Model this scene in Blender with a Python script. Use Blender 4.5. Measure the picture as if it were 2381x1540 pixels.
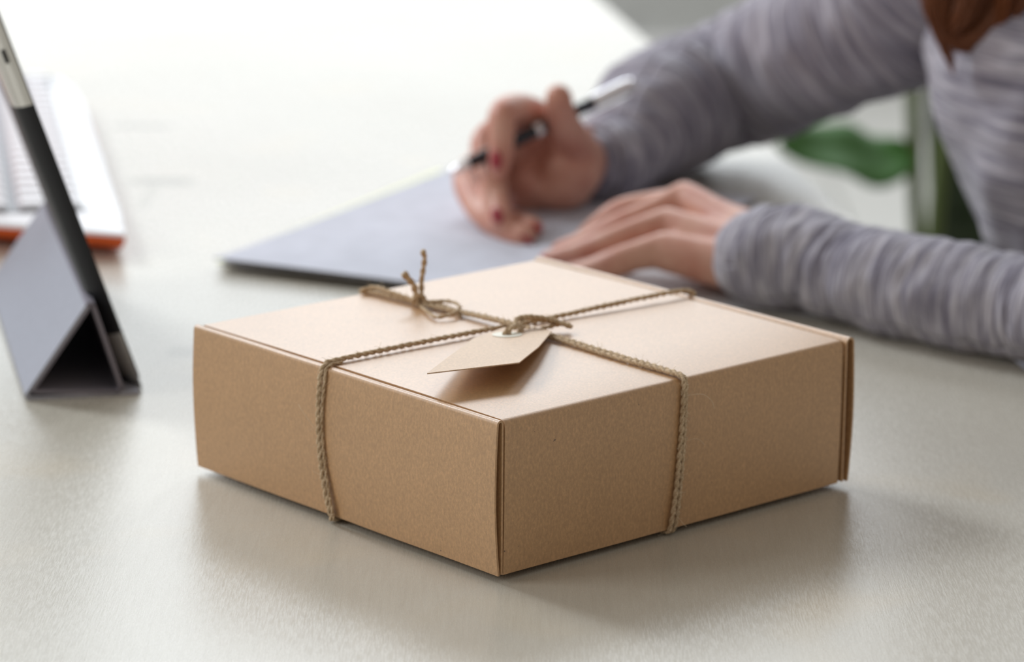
import bpy, bmesh, math, random
import numpy as np
from mathutils import Vector, Matrix, noise
random.seed(7); rs = np.random.RandomState(7)
PI = math.pi
S = bpy.context.scene
for o in list(bpy.data.objects): bpy.data.objects.remove(o)
COL = S.collection

# ------------------------------------------------------------ camera
F_PX = 7690.7; PITCH = .2506; ROLL = .0089
CAM = Vector((.0067, -1.5243, .5171))
fw = Vector((0, math.cos(PITCH), -math.sin(PITCH))); rt0 = Vector((1, 0, 0)); up0 = rt0.cross(fw)
rt = rt0*math.cos(ROLL) + up0*math.sin(ROLL); upv = -rt0*math.sin(ROLL) + up0*math.cos(ROLL)
cd = bpy.data.cameras.new('camera'); cam = bpy.data.objects.new('camera', cd); COL.objects.link(cam)
cd.sensor_width = 36; cd.sensor_fit = 'HORIZONTAL'; cd.lens = F_PX/2381*36
m = Matrix((rt, upv, -fw)).transposed().to_4x4(); m.translation = CAM; cam.matrix_world = m
cd.clip_start = .05; cd.clip_end = 60
cd.dof.use_dof = True; cd.dof.focus_distance = 1.60; cd.dof.aperture_fstop = 6.5
S.camera = cam

# ------------------------------------------------------------ world, daylight, exposure
W = bpy.data.worlds.new('overcast'); S.world = W; W.use_nodes = True
bg = W.node_tree.nodes['Background']; bg.inputs[0].default_value = (1, .92, .82, 1); bg.inputs[1].default_value = .37
def area(name, loc, aim, sx, sy, power, col=(1, 1, 1)):
    l = bpy.data.lights.new(name, 'AREA'); l.shape = 'RECTANGLE'; l.size = sx; l.size_y = sy; l.energy = power; l.color = col
    o = bpy.data.objects.new(name, l); COL.objects.link(o); o.location = loc
    o.rotation_euler = (Vector(aim)-Vector(loc)).to_track_quat('-Z', 'Z').to_euler(); return o
area('daylight_far_window', (.45, 5.55, 1.8), (.45, 0, 1.8), 4.2, 1.9, 46, (.86, .94, 1))
area('daylight_far_window_low', (.45, 5.55, .38), (.45, 0, .38), 4.2, .60, 15, (.90, .95, 1))
area('daylight_far_window_top', (-.35, 5.52, 3.5), (0, .1, 0), 1.6, 1.1, 84, (.86, .93, 1))
area('added_fill_right', (2.0, 5.52, 3.3), (.2, .1, 0), 1.1, 1.1, 62, (.90, .95, 1))  # extra lamp added to brighten the table right of the box
area('daylight_left_window', (-3.02, 3.35, 3.0), (0, .1, 0), 1.1, 1.3, 172, (.90, .95, 1))
area('added_fill_left', (-2.85, -.35, 1.30), (0, .1, 0), 1.3, 1.4, 32, (1, .98, .95))  # fill added for the box's left face; the wall has no opening here
S.view_settings.view_transform = 'Standard'; S.view_settings.look = 'None'
S.view_settings.exposure = 0.0; S.view_settings.gamma = 1; S.view_settings.use_curve_mapping = False
S.cycles.use_denoising = True
S.cycles.max_bounces = 6
S.cycles.sample_clamp_indirect = 6
S.cycles.caustics_reflective = False; S.cycles.caustics_refractive = False

# ------------------------------------------------------------ helpers
def ray(px, py): return fw + rt*((px-1190.5)/F_PX) - upv*((py-770)/F_PX)
def gp(px, py, z=0.0):                      # point of the photograph on a horizontal plane
    d = ray(px, py); return CAM + d*((z-CAM.z)/d.z)
def dp(px, py, Y):                          # point of the photograph at distance Y
    d = ray(px, py); return CAM + d*((Y-CAM.y)/d.y)
def new_obj(name, me, mat=None, parent=None, kind=None):
    o = bpy.data.objects.new(name, me); COL.objects.link(o)
    if mat is not None and not me.materials: me.materials.append(mat)
    if parent is not None:
        o.parent = parent
        o.matrix_parent_inverse = parent_inv(parent)
    if kind: o['kind'] = kind
    return o
def world_of(q):
    return q.matrix_basis.copy() if q.parent is None else world_of(q.parent) @ q.matrix_parent_inverse @ q.matrix_basis
def parent_inv(p): return world_of(p).inverted()
def tag(o, label, cat=None, group=None, kind=None):
    if label: o['label'] = label
    if cat: o['category'] = cat
    if group: o['group'] = group
    if kind: o['kind'] = kind
    return o
def empty(name, loc, label, cat, group=None):
    o = bpy.data.objects.new(name, None); COL.objects.link(o); o.location = loc; o.empty_display_size = .02
    return tag(o, label, cat, group)
def smooth(me, on=True):
    me.polygons.foreach_set('use_smooth', [on]*len(me.polygons)); me.update(); return me
def mesh(name, vs, fs, sm=False, uv=None):
    me = bpy.data.meshes.new(name); me.from_pydata([tuple(v) for v in vs], [], fs); me.update()
    if uv is not None:
        l = me.uv_layers.new(name='UVMap')
        for p in me.polygons:
            for li, vi in zip(p.loop_indices, p.vertices): l.data[li].uv = uv[vi]
    if sm: smooth(me)
    return me
def box_mesh(name, c, s, bev=0, rotz=0, seg=2):
    bm = bmesh.new(); bmesh.ops.create_cube(bm, size=1)
    for v in bm.verts: v.co = Vector((v.co.x*s[0], v.co.y*s[1], v.co.z*s[2]))
    if bev: bmesh.ops.bevel(bm, geom=bm.edges[:], offset=bev, segments=seg, affect='EDGES', profile=.5)
    bmesh.ops.transform(bm, matrix=Matrix.Translation(c) @ Matrix.Rotation(rotz, 4, 'Z'), verts=bm.verts)
    me = bpy.data.meshes.new(name); bm.to_mesh(me); bm.free(); return me
def bevel_normals(me): smooth(me); return me
def catmull(pts, n):
    P = [np.array(p, float) for p in pts]; P = [2*P[0]-P[1]] + P + [2*P[-1]-P[-2]]
    out = []
    for i in range(1, len(P)-2):
        for k in range(n):
            t = k/n; a, b, c, d = P[i-1], P[i], P[i+1], P[i+2]
            out.append(.5*((2*b)+(-a+c)*t+(2*a-5*b+4*c-d)*t*t+(-a+3*b-3*c+d)*t**3))
    out.append(P[-2]); return np.array(out)
def frames(pts):
    T = np.gradient(pts, axis=0); T /= np.linalg.norm(T, axis=1)[:, None]+1e-12
    n = np.cross(T[0], (0, 0, 1.));
    if np.linalg.norm(n) < .1: n = np.cross(T[0], (1., 0, 0))
    n /= np.linalg.norm(n); N = [n]
    for i in range(1, len(pts)):
        n = N[-1]-T[i]*np.dot(N[-1], T[i]); n /= np.linalg.norm(n)+1e-12; N.append(n)
    N = np.array(N); return T, N, np.cross(T, N)
class MB:
    def __init__(s): s.v = []; s.f = []; s.uv = []
    def tube(s, pts, r, k=8, cap=True, uvs=1.0, rad=None):
        pts = np.array(pts, float); T, N, B = frames(pts); n = len(pts)
        r = np.full(n, r) if np.isscalar(r) else np.array(r); b = len(s.v)
        L = np.concatenate([[0], np.cumsum(np.linalg.norm(np.diff(pts, axis=0), axis=1))])
        for i in range(n):
            for j in range(k+1):
                a = 2*PI*j/k; rr = r[i]*(rad(L[i], a) if rad else 1)
                s.v.append(pts[i]+rr*(N[i]*math.cos(a)+B[i]*math.sin(a))); s.uv.append((L[i]*uvs, j/k))
        for i in range(n-1):
            for j in range(k):
                q = b+i*(k+1)+j; s.f.append((q, q+1, q+k+2, q+k+1))
        if cap:
            s.f.append(tuple(b+j for j in range(k))[::-1]); q = b+(n-1)*(k+1); s.f.append(tuple(q+j for j in range(k)))
    def build(s, name, mat, parent=None, sm=True, kind=None):
        return new_obj(name, mesh(name, s.v, s.f, sm, s.uv), mat, parent, kind)

# ------------------------------------------------------------ materials
def mat(name, col=(.5, .5, .5), rough=.6, metal=0, spec=.5, **k):
    m = bpy.data.materials.new(name); m.use_nodes = True; b = m.node_tree.nodes['Principled BSDF']
    b.inputs['Base Color'].default_value = (*col, 1); b.inputs['Roughness'].default_value = rough
    b.inputs['Metallic'].default_value = metal; b.inputs['Specular IOR Level'].default_value = spec
    for a, v in k.items(): b.inputs[a.replace('_', ' ')].default_value = v
    return m
class NT:
    def __init__(s, m): s.t = m.node_tree; s.b = s.t.nodes['Principled BSDF']
    def n(s, typ, **k):
        x = s.t.nodes.new(typ)
        for a, v in k.items():
            if hasattr(x, a): setattr(x, a, v)
        return x
    def l(s, a, b): s.t.links.new(a, b)
    def noise(s, scale, vec=None, detail=4, st=(1, 1, 1), rough=.5, uv=False, rot=(0, 0, 0)):
        tc = s.n('ShaderNodeTexCoord'); mp = s.n('ShaderNodeMapping'); mp.inputs['Scale'].default_value = st; mp.inputs['Rotation'].default_value = rot
        if uv: s.l(tc.outputs['UV'], mp.inputs[0])
        else:
            g = s.n('ShaderNodeNewGeometry'); s.l(g.outputs['Position'], mp.inputs[0])
        x = s.n('ShaderNodeTexNoise'); x.inputs['Scale'].default_value = scale; x.inputs['Detail'].default_value = detail; x.inputs['Roughness'].default_value = rough
        s.l(mp.outputs[0], x.inputs['Vector']); return x.outputs['Fac']
    def ramp(s, fac, stops):
        r = s.n('ShaderNodeValToRGB'); e = r.color_ramp.elements
        while len(e) < len(stops): e.new(.5)
        for i, (p, c) in enumerate(stops): e[i].position = p; e[i].color = (*c, 1) if len(c) == 3 else c
        s.l(fac, r.inputs[0]); return r.outputs[0]
    def mix(s, fac, a, b, mode='MIX'):
        x = s.n('ShaderNodeMix'); x.data_type = 'RGBA'; x.blend_type = mode
        for sock, v in ((x.inputs[0], fac), (x.inputs[6], a), (x.inputs[7], b)):
            if isinstance(v, (int, float)): sock.default_value = v
            elif isinstance(v, tuple): sock.default_value = (*v, 1)
            else: s.l(v, sock)
        return x.outputs[2]
    def bump(s, h, strength, dist=.001, prev=None):
        x = s.n('ShaderNodeBump'); x.inputs['Strength'].default_value = strength; x.inputs['Distance'].default_value = dist
        s.l(h, x.inputs['Height'])
        if prev: s.l(prev, x.inputs['Normal'])
        return x.outputs[0]
    def math(s, op, a, b=None):
        x = s.n('ShaderNodeMath'); x.operation = op
        for i, v in enumerate((a, b)):
            if v is None: continue
            if isinstance(v, (int, float)): x.inputs[i].default_value = v
            else: s.l(v, x.inputs[i])
        return x.outputs[0]

def kraft(name, base=(.515, .305, .150), rough=.44, spec=.9):
    m = mat(name, base, rough, spec=spec); t = NT(m)
    big = t.noise(30, detail=3); fib = t.noise(760, st=(1, 1, .6), detail=3, rough=.7); fib2 = t.noise(1500, detail=2)
    c = t.ramp(big, [(.3, tuple(x*.93 for x in base)), (.7, tuple(min(1, x*1.06) for x in base))])
    c = t.mix(.6, c, t.ramp(fib, [(.30, tuple(x*.72 for x in base)), (.52, base), (.72, tuple(min(1, x*1.38) for x in base))]))
    spk = t.noise(420, detail=1)
    c = t.mix(t.ramp(spk, [(.80, (0, 0, 0)), (.82, (1, 1, 1))]), c, (.16, .09, .05))
    t.l(c, t.b.inputs['Base Color'])
    t.l(t.bump(fib2, .12, .0003, t.bump(fib, .22, .0004)), t.b.inputs['Normal'])
    t.b.inputs['Coat Weight'].default_value = .34; t.b.inputs['Coat Roughness'].default_value = .42
    return m
M_kraft = kraft('kraft_board'); M_kraft_in = mat('kraft_inner', (.20, .105, .055), .8); M_tag = kraft('tag_card', (.60, .42, .27), .6, .35)

def table_mat():
    m = mat('painted_plywood', (.56, .53, .46), .3, spec=.55); t = NT(m)
    blot = t.noise(4.5, detail=4); st = t.noise(60, st=(6, .35, 1), detail=4, rough=.65); fine = t.noise(260, st=(4.5, .30, 1), detail=4, rough=.7, rot=(0, 0, .10))
    warm = t.noise(9, detail=2)
    c = t.ramp(blot, [(.3, (.49, .465, .40)), (.7, (.56, .54, .48))])
    c = t.mix(t.ramp(warm, [(.58, (0, 0, 0)), (.8, (.5, .5, .5))]), c, (.60, .50, .34))
    c = t.mix(.25, c, t.ramp(st, [(.3, (.42, .39, .33)), (.7, (.58, .56, .49))]))
    # darker grey marks mixed into the board colour at fixed spots
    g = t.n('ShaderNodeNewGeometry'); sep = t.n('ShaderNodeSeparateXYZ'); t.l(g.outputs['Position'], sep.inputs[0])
    for (kx, ky, rx, ry, a) in MARKS:
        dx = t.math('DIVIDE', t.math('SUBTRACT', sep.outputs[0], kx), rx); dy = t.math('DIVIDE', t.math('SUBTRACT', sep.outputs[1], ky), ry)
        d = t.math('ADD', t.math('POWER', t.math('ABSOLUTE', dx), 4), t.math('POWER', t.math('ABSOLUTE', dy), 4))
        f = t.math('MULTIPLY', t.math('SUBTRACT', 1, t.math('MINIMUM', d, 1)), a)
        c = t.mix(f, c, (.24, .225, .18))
    t.l(c, t.b.inputs['Base Color'])
    rr = t.ramp(fine, [(.3, (.17, .17, .17)), (.7, (.36, .36, .36))]); t.l(rr, t.b.inputs['Roughness'])
    t.l(t.bump(fine, .13, .0005, t.bump(st, .07, .0006)), t.b.inputs['Normal'])
    return m
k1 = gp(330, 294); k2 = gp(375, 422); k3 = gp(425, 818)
MARKS = [(k1.x, k1.y, .028, .010, .75), (k2.x, k2.y, .029, .016, .75), (k3.x, k3.y, .011, .016, .45), (k2.x-.004, k2.y-.06, .006, .05, .3)]
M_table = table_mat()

def jute():
    m = mat('jute', (.38, .27, .16), .85, spec=.2); t = NT(m)
    a = t.noise(900, st=(1, 1, 1), detail=3, rough=.7); b = t.noise(120, detail=2)
    c = t.ramp(a, [(.28, (.27, .18, .10)), (.5, (.55, .41, .27)), (.70, (.82, .68, .50))])
    c = t.mix(.3, c, t.ramp(b, [(.3, (.38, .27, .16)), (.7, (.70, .56, .39))]))
    t.l(c, t.b.inputs['Base Color']); t.l(t.bump(a, .5, .0004), t.b.inputs['Normal']); return m
M_jute = jute(); M_fibre = mat('jute_fibre', (.78, .65, .48), .7)

def knit():
    m = mat('marled_knit', (.3, .29, .34), .95, spec=.15); t = NT(m)
    a = t.noise(1, st=(420, 6, 1), detail=3, rough=.6, uv=True); b = t.noise(1, st=(120, 3.2, 1), detail=3, uv=True); r = t.noise(1, st=(900, 60, 1), detail=1, uv=True)
    c = t.ramp(a, [(.36, (.10, .092, .135)), (.5, (.26, .25, .305)), (.64, (.60, .59, .66))])
    c = t.mix(.5, c, t.ramp(b, [(.36, (.13, .12, .165)), (.5, (.29, .28, .335)), (.62, (.50, .48, .53))]))
    t.l(c, t.b.inputs['Base Color']); t.l(t.bump(r, .5, .001, t.bump(b, .3, .003)), t.b.inputs['Normal'])
    t.b.inputs['Sheen Weight'].default_value = .25; return m
M_knit = knit()
def skin():
    m = mat('skin', (.62, .36, .27), .5, spec=.4); t = NT(m)
    a = t.noise(45, detail=3); c = t.ramp(a, [(.3, (.52, .235, .175)), (.7, (.64, .37, .285))]); t.l(c, t.b.inputs['Base Color'])
    t.b.inputs['Subsurface Weight'].default_value = .12; t.b.inputs['Subsurface Radius'].default_value = (.008, .003, .0015); t.b.inputs['Subsurface Scale'].default_value = 1
    return m
M_skin = skin(); M_nail = mat('nail_varnish', (.33, .035, .05), .2)
M_hair = mat('auburn_hair', (.20, .065, .022), .4); M_denim = mat('dark_denim', (.04, .055, .1), .9)
M_alu = mat('aluminium', (.62, .62, .60), .34, metal=.75); M_black = mat('black_rubber', (.012, .013, .016), .5, spec=.3)
M_glass = mat('screen_glass', (.01, .01, .012), .08)
M_cover = mat('grey_cover', (.34, .355, .42), .6, spec=.3); M_cover_in = mat('grey_suede', (.20, .19, .23), .95)
M_paper = mat('paper', (.56, .58, .66), .75, spec=.25); M_paper2 = mat('paper_warm', (.66, .66, .68), .8, spec=.25); M_yellow = mat('yellow_paper', (.80, .84, .52), .6)
M_orange = mat('orange_plastic', (.85, .14, .02), .4); M_white = mat('white_plastic', (.80, .82, .86), .3); M_key = mat('key_plastic', (.74, .76, .80), .4); M_keybed = mat('key_bed', (.33, .35, .38), .5)
M_pen = mat('pen_black', (.015, .016, .022), .25); M_chrome = mat('chrome', (.90, .91, .94), .22, metal=.45)
M_wall = mat('plaster_wall', (.52, .53, .52), .9); M_frame = mat('white_frame', (.8, .8, .8), .5)
M_leaf = mat('leaf', (.04, .13, .018), .6, spec=.3); M_leafd = mat('leaf_dark', (.02, .045, .012), .5); M_stem = mat('stem', (.10, .14, .035), .6); M_pot = mat('pot', (.55, .52, .48), .7); M_soil = mat('soil', (.05, .035, .025), 1)
M_wood = mat('chair_wood', (.35, .22, .12), .5)
for mm, sc in ((M_wall, 12), (M_cover, 300), (M_paper, 60), (M_paper2, 60), (M_wood, 40), (M_leaf, 50), (M_denim, 400), (M_pot, 30)):
    t = NT(mm); c0 = tuple(t.b.inputs['Base Color'].default_value)[:3]; nz = t.noise(sc, detail=3)
    t.l(t.ramp(nz, [(.3, tuple(x*.94 for x in c0)), (.7, tuple(min(1, x*1.05) for x in c0))]), t.b.inputs['Base Color'])

# ------------------------------------------------------------ room
FZ = -.74; WY = 5.6
fl = empty('floor', (0, 0, FZ), None, None); fl['kind'] = 'structure'
M_plank = [mat('floor_plank_%s' % n, c, .45) for n, c in (('pale', (.44, .43, .40)), ('mid', (.40, .39, .365)), ('grey', (.47, .46, .43)))]
new_obj('subfloor', box_mesh('subfloor', (0, 1.6, FZ-.035), (6.6, 8.4, .03)), mat('subfloor', (.2, .19, .17), .9), fl)
pm = [box_mesh('plank', (0, 0, 0), (.236, 2.65, .02), .002, seg=1) for _ in M_plank]
for i, q in enumerate(pm): q.materials.append(M_plank[i])
for ix in range(27):
    for iy in range(3):
        o = bpy.data.objects.new('plank', pm[(ix*2+iy*3+ix//4) % 3]); COL.objects.link(o); o.parent = fl
        o.location = (-3.12+ix*.24, -1.05+iy*2.66, -.010)
# far wall with a large window, built as pieces round the opening
def struct(name, me, m): o = new_obj(name, me, m); o['kind'] = 'structure'; return o
wx0, wx1, wz0, wz1 = -1.7, 2.6, .04, 4.0
wb = empty('wall_back', (0, WY, FZ), None, None); wb['kind'] = 'structure'
for (x0, x1, z0, z1) in ((-3.2, wx0, FZ, 4.6), (wx1, 3.4, FZ, 4.6), (wx0, wx1, FZ, wz0), (wx0, wx1, wz1, 4.6)):
    new_obj('wall_panel', box_mesh('wall_panel', ((x0+x1)/2, WY+.1, (z0+z1)/2), (x1-x0, .2, z1-z0)), M_wall, wb)
wl = empty('wall_left', (-3.1, 0, FZ), None, None); wl['kind'] = 'structure'
ly0, ly1, lz0, lz1 = 2.4, 4.3, 1.9, 4.1
for (y0, y1, z0, z1) in ((-2.4, ly0, FZ, 4.6), (ly1, WY, FZ, 4.6), (ly0, ly1, FZ, lz0), (ly0, ly1, lz1, 4.6)):
    new_obj('wall_panel', box_mesh('wall_panel', (-3.2, (y0+y1)/2, (z0+z1)/2), (.2, y1-y0, z1-z0)), M_wall, wl)
def window(name, axis, a0, a1, z0, z1, p):
    w = empty(name, ((a0+a1)/2, p, z0) if axis == 'x' else (p, (a0+a1)/2, z0), None, None); w['kind'] = 'structure'
    def bar(c0, c1, q0, q1):
        c = ((c0+c1)/2, p, (q0+q1)/2) if axis == 'x' else (p, (c0+c1)/2, (q0+q1)/2)
        s = (c1-c0, .06, q1-q0) if axis == 'x' else (.06, c1-c0, q1-q0)
        new_obj('window_frame', box_mesh('window_frame', c, s, .005), M_frame, w)
    bar(a0, a0+.05, z0, z1); bar(a1-.05, a1, z0, z1); bar(a0+.05, a1-.05, z0, z0+.05); bar(a0+.05, a1-.05, z1-.05, z1)
window('window_1', 'x', wx0, wx1, wz0, wz1, WY+.03); window('window_2', 'y', ly0, ly1, lz0, lz1, -3.13)
struct('baseboard_back', box_mesh('baseboard_back', (.1, WY-.009, FZ+.05), (6.0, .016, .1), .003), M_frame)

# ------------------------------------------------------------ table
e2 = gp(1520, 100); e4 = gp(1960, 480); ed = (e2-e4).normalized()           # right-hand edge of the table top
T0 = e4 - ed*1.9; T1 = e4 + ed*2.1; wv = Vector((-ed.y, ed.x, 0))*1.5
TH = .032
tb = empty('table', (T0+wv*.5).to_tuple()[:2]+(FZ,), 'large pale grey painted plywood table that everything stands on', 'table')
def slab(poly, z0, z1, bev=.004, seg=3, name='slab'):
    bm = bmesh.new(); vs = [bm.verts.new((p[0], p[1], z1)) for p in poly]; f = bm.faces.new(vs)
    if f.normal.z < 0: f.normal_flip()
    r = bmesh.ops.extrude_face_region(bm, geom=[f]); bmesh.ops.translate(bm, vec=(0, 0, z0-z1), verts=[v for v in r['geom'] if isinstance(v, bmesh.types.BMVert)])
    bmesh.ops.recalc_face_normals(bm, faces=bm.faces)
    if bev: bmesh.ops.bevel(bm, geom=[e for e in bm.edges if abs(e.verts[0].co.z-e.verts[1].co.z) < 1e-6], offset=bev, segments=seg, affect='EDGES', profile=.5)
    me = bpy.data.meshes.new(name); bm.to_mesh(me); bm.free(); return me
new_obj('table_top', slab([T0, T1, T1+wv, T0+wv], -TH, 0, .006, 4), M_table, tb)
for p in (T0+ed*.15+wv*.06, T1-ed*.15+wv*.06, T0+ed*.15+wv*.94, T1-ed*.15+wv*.94):
    new_obj('leg', box_mesh('leg', (p.x, p.y, (FZ-TH)/2), (.07, .07, -TH-FZ-.0004), .005), M_table, tb)

# ------------------------------------------------------------ cardboard box
AX = Vector((.7456, .6664, 0)); AY = Vector((-.6664, .7456, 0)); UPV = Vector((0, 0, 1)); BZ = .0032
BW, BD, BH = .250, .2441, .0785
def bp(u, v, w): return AX*u + AY*v + UPV*(w+BZ)
bx = empty('cardboard_box', bp(BW/2, BD/2, 0), 'brown kraft cardboard mailing box tied with twine, closed, in the foreground', 'box')
def sweep(name, prof, fn, a0, a1, n, m_, parent, wob=0, seed=0, split=None):
    """closed profile [(p,q)] carried along a; fn(a,p,q)->world"""
    k = len(prof); v = []; f = []
    for i in range(n+1):
        a = a0+(a1-a0)*i/n
        for (p, q) in prof:
            w = wob*noise.noise((a*18+seed, q*25, seed)) if wob else 0
            v.append(fn(a, p+w, q))
    for i in range(n):
        for j in range(k):
            v0 = i*k+j; v1 = i*k+(j+1) % k; f.append((v0, v1, v1+k, v0+k))
    f.append(tuple(range(k))[::-1]); f.append(tuple(n*k+j for j in range(k)))
    me = mesh(name, v, f); bm = bmesh.new(); bm.from_mesh(me); bmesh.ops.recalc_face_normals(bm, faces=bm.faces); bm.to_mesh(me); bm.free()
    o = new_obj(name, me, m_, parent)
    for p in me.polygons: p.use_smooth = len(p.vertices) == 4
    md = o.modifiers.new('s', 'EDGE_SPLIT'); md.split_angle = math.radians(38); return o
def rolled(th, h, rr=None, outer=1):
    """upright double-wall panel: outer face at p=0, thickness th inward, rounded top; slight bulge."""
    P = []
    for i in range(9): q = h*i/9; P.append((-.0016*math.sin(PI*min(1, q/h))*1.0+.0012*(1-q/h)**2, q*.97))
    for i in range(7):
        a = PI-PI*i/6; P.append((th/2+th/2*math.cos(a), h-th/2+th/2*math.sin(a)))
    P.append((th, .0005)); return P
def rolled_u(th, h, t=.0011):
    def path(d, dip=0):
        P = [(-.0016*math.sin(PI*i/9)+.0012*(1-i/9)**2+d, h*i/9*.97+(.0004 if i == 0 else 0)) for i in range(9)]
        for i in range(9):
            a = PI-PI*i/8; R = th/2-d; P.append((th/2+R*math.cos(a), h-th/2+R*math.sin(a)))
        P.append((th-d, .0008)); return P
    return path(0)+path(t)[::-1]
# lid: top sheet folding over the front edge (v = 0) and down the front
t_ = .0024
pr = [(BD-.002, BH), (BD*.75, BH+.0004), (BD*.5, BH+.0006), (BD*.25, BH+.0004), (.0035, BH-.0001), (.0016, BH-.0006), (.0005, BH-.0018), (.0, BH-.0035), (-.0002, BH*.6), (0, BH*.3), (.0006, .0002), (.003, .0002), (.0028, BH*.5), (.0028, BH-.004), (.0055, BH-t_), (BD*.5, BH-t_+.0004), (BD-.002, BH-t_)]
lid = sweep('lid', pr, lambda a, p, q: bp(a, p, q), .0050, BW-.0072, 24, M_kraft, bx, .0003)
tag(lid, 'lid folding down over the right-hand front side')
sweep('side_panel', rolled_u(.0042, BH+.0004), lambda a, p, q: bp(p, a, q), .0, BD, 24, M_kraft, bx, .0005, 3)
sweep('side_panel', rolled_u(.0062, BH+.0012), lambda a, p, q: bp(BW-p+.001, a, q), -.0006, BD+.001, 24, M_kraft, bx, .0004, 5)
sweep('back_panel', [(0, .001), (0, BH*.5), (0, BH-.0026), (.003, BH-.0026), (.003, .001)], lambda a, p, q: bp(a, BD-p, q), .006, BW-.007, 8, M_kraft, bx)
new_obj('base_panel', mesh('base', [bp(u, v, w) for w in (.0002, .0026) for (u, v) in ((.005, .003), (BW-.006, .003), (BW-.006, BD-.003), (.005, BD-.003))], [(3, 2, 1, 0), (4, 5, 6, 7), (0, 1, 5, 4), (1, 2, 6, 5), (2, 3, 7, 6), (3, 0, 4, 7)]), M_kraft, bx)
for u in (.0062, BW-.0102):
    new_obj('inner_wall', mesh('inner', [bp(u+a, v, w) for w in (.003, BH-.0032) for (a, v) in ((0, .0036), (.002, .0036), (.002, BD-.004), (0, BD-.004))], [(3, 2, 1, 0), (4, 5, 6, 7), (0, 1, 5, 4), (1, 2, 6, 5), (2, 3, 7, 6), (3, 0, 4, 7)]), M_kraft_in, bx)

# ------------------------------------------------------------ twine
FUZZ = MB()
def fuzz(pts, dens, rmax=.006, r0=.0012):
    pts = np.array(pts); L = np.linalg.norm(np.diff(pts, axis=0), axis=1).sum(); n = int(L*dens)
    for _ in range(n):
        i = rs.randint(1, len(pts)-1); p = pts[i]; t = pts[min(i+1, len(pts)-1)]-pts[i-1]; t = t/(np.linalg.norm(t)+1e-9)
        d = rs.normal(size=3); d -= t*np.dot(d, t)*.6; d /= np.linalg.norm(d)
        ln = rmax*(.25+.75*rs.rand()**2.5); s = t*(1 if rs.rand() > .5 else -1); q = [p+d*r0*.6]
        bend = rs.normal(size=3)*.5; v = s*.9+d*.7
        for k in range(4):
            q.append(q[-1]+v/np.linalg.norm(v)*ln/4); v = v+bend*.5
        FUZZ.tube(q, [.00010, .00010, .00009, .00008, .00006], 3, cap=False)
def rope(name, pts, parent, r=.00115, n=10, dens=900, pitch=.0095, plies=2, fl_=.006, ph=0, lab=None, frayed=False):
    C = catmull([tuple(p) for p in pts], n); seg = np.linalg.norm(np.diff(C, axis=0), axis=1); L = np.concatenate([[0], np.cumsum(seg)])
    m_ = max(6, int(L[-1]/.0007)); s = np.linspace(0, L[-1], m_); C = np.array([np.interp(s, L, C[:, k]) for k in range(3)]).T
    T, N, B = frames(C); mb = MB()
    for k in range(plies):
        a = 2*PI*s/pitch+2*PI*k/plies+ph; R = r*.5
        P = C+R*(N*np.cos(a)[:, None]+B*np.sin(a)[:, None]); rad = r*.66*(1+.10*np.sin(s*900+k)+.06*rs.normal(size=m_))
        if frayed: rad = rad*np.where(s > L[-1]-.002, 1.35, 1)
        mb.tube(P, rad*1.08, 7)
    o = mb.build(name, M_jute, parent)
    if lab: tag(o, lab)
    if dens: fuzz(C, dens, fl_, r)
    return o
tw = empty('jute_twine', bp(.122, .130, BH), 'brown jute twine wrapped crosswise round the cardboard box and knotted', 'twine')
R_ = .0012
TOPZ = BH+R_+.0006
def wp(px, py, z): return gp(px, py, z+BZ)                     # on the lid, read from the photo
# lengthwise double strand (runs in v): front bottom -> over the front edge -> crossing -> far corner -> down the back
uF, uB = .1245, .1175
def strand_A(off, ph):
    P = [bp(uF-.003+off, .03, -R_*.9-.0005), bp(uF-.006+off, .004, -R_*.9-.0005), bp(uF-.006+off*1.2, -R_-.0003, .004), bp(uF-.003+off, -R_-.0006, .025), bp(uF-.001+off*.8, -R_-.0006, .05), bp(uF+off*.6, -R_-.0004, BH-.006), bp(uF+off*.5, -.0004, BH+R_*.55),
         bp(uF+off*.8, .010, TOPZ), bp(uF+off*1.4, .05, TOPZ), bp(uF+.0005+off*1.3, .085, TOPZ+.0004), bp(.1225+off, .131, TOPZ+.0022), bp(.1215+off*.8, .17, TOPZ+.001), bp(.120+off, .20, TOPZ+.0003), bp(uB+off*1.2, .235, TOPZ), bp(uB+off, BD+R_*.4, BH+R_*.4), bp(uB+off, BD+R_+.0004, BH-.008), bp(uB+off, BD+R_+.0004, .004), bp(uB+off, BD-.004, -R_*.9-.0005), bp(uB+.002+off, BD-.04, -R_*.9-.0005)]
    return P
rope('lengthwise_strand', strand_A(-.0013, 0), tw, dens=1100)
rope('lengthwise_strand', strand_A(.0015, 1), tw, ph=1.3, dens=1100, r=.00105)
# crosswise strand (runs in u)
vL, vR = .1327, .1212
P = [bp(.03, vL-.006, -R_*.9-.0005), bp(.004, vL-.0045, -R_*.9-.0005), bp(-R_-.0002, vL-.0055, .003), bp(-R_-.0019, vL-.001, .026), bp(-R_-.0021, vL+.0012, .05), bp(-R_-.001, vL+.001, BH-.007), bp(.0002, vL+.0002, BH+R_*.8), bp(.008, vL, TOPZ+.0006),
     bp(.05, vL-.001, TOPZ+.0010), bp(.095, vL-.003, TOPZ+.0012), bp(.122, .131, TOPZ), bp(.150, .128, TOPZ+.0006), bp(.20, .1245, TOPZ+.0022), bp(.238, .1222, TOPZ+.0026), bp(BW+.0008, vR, BH+R_+.0010), bp(BW+.0024, vR, BH-.006), bp(BW+.0024, vR, .004), bp(BW-.004, vR, -R_*.9-.0005), bp(BW-.04, vR, -R_*.9-.0005)]
rope('crosswise_strand', P, tw, dens=1300, r=.00125)
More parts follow.
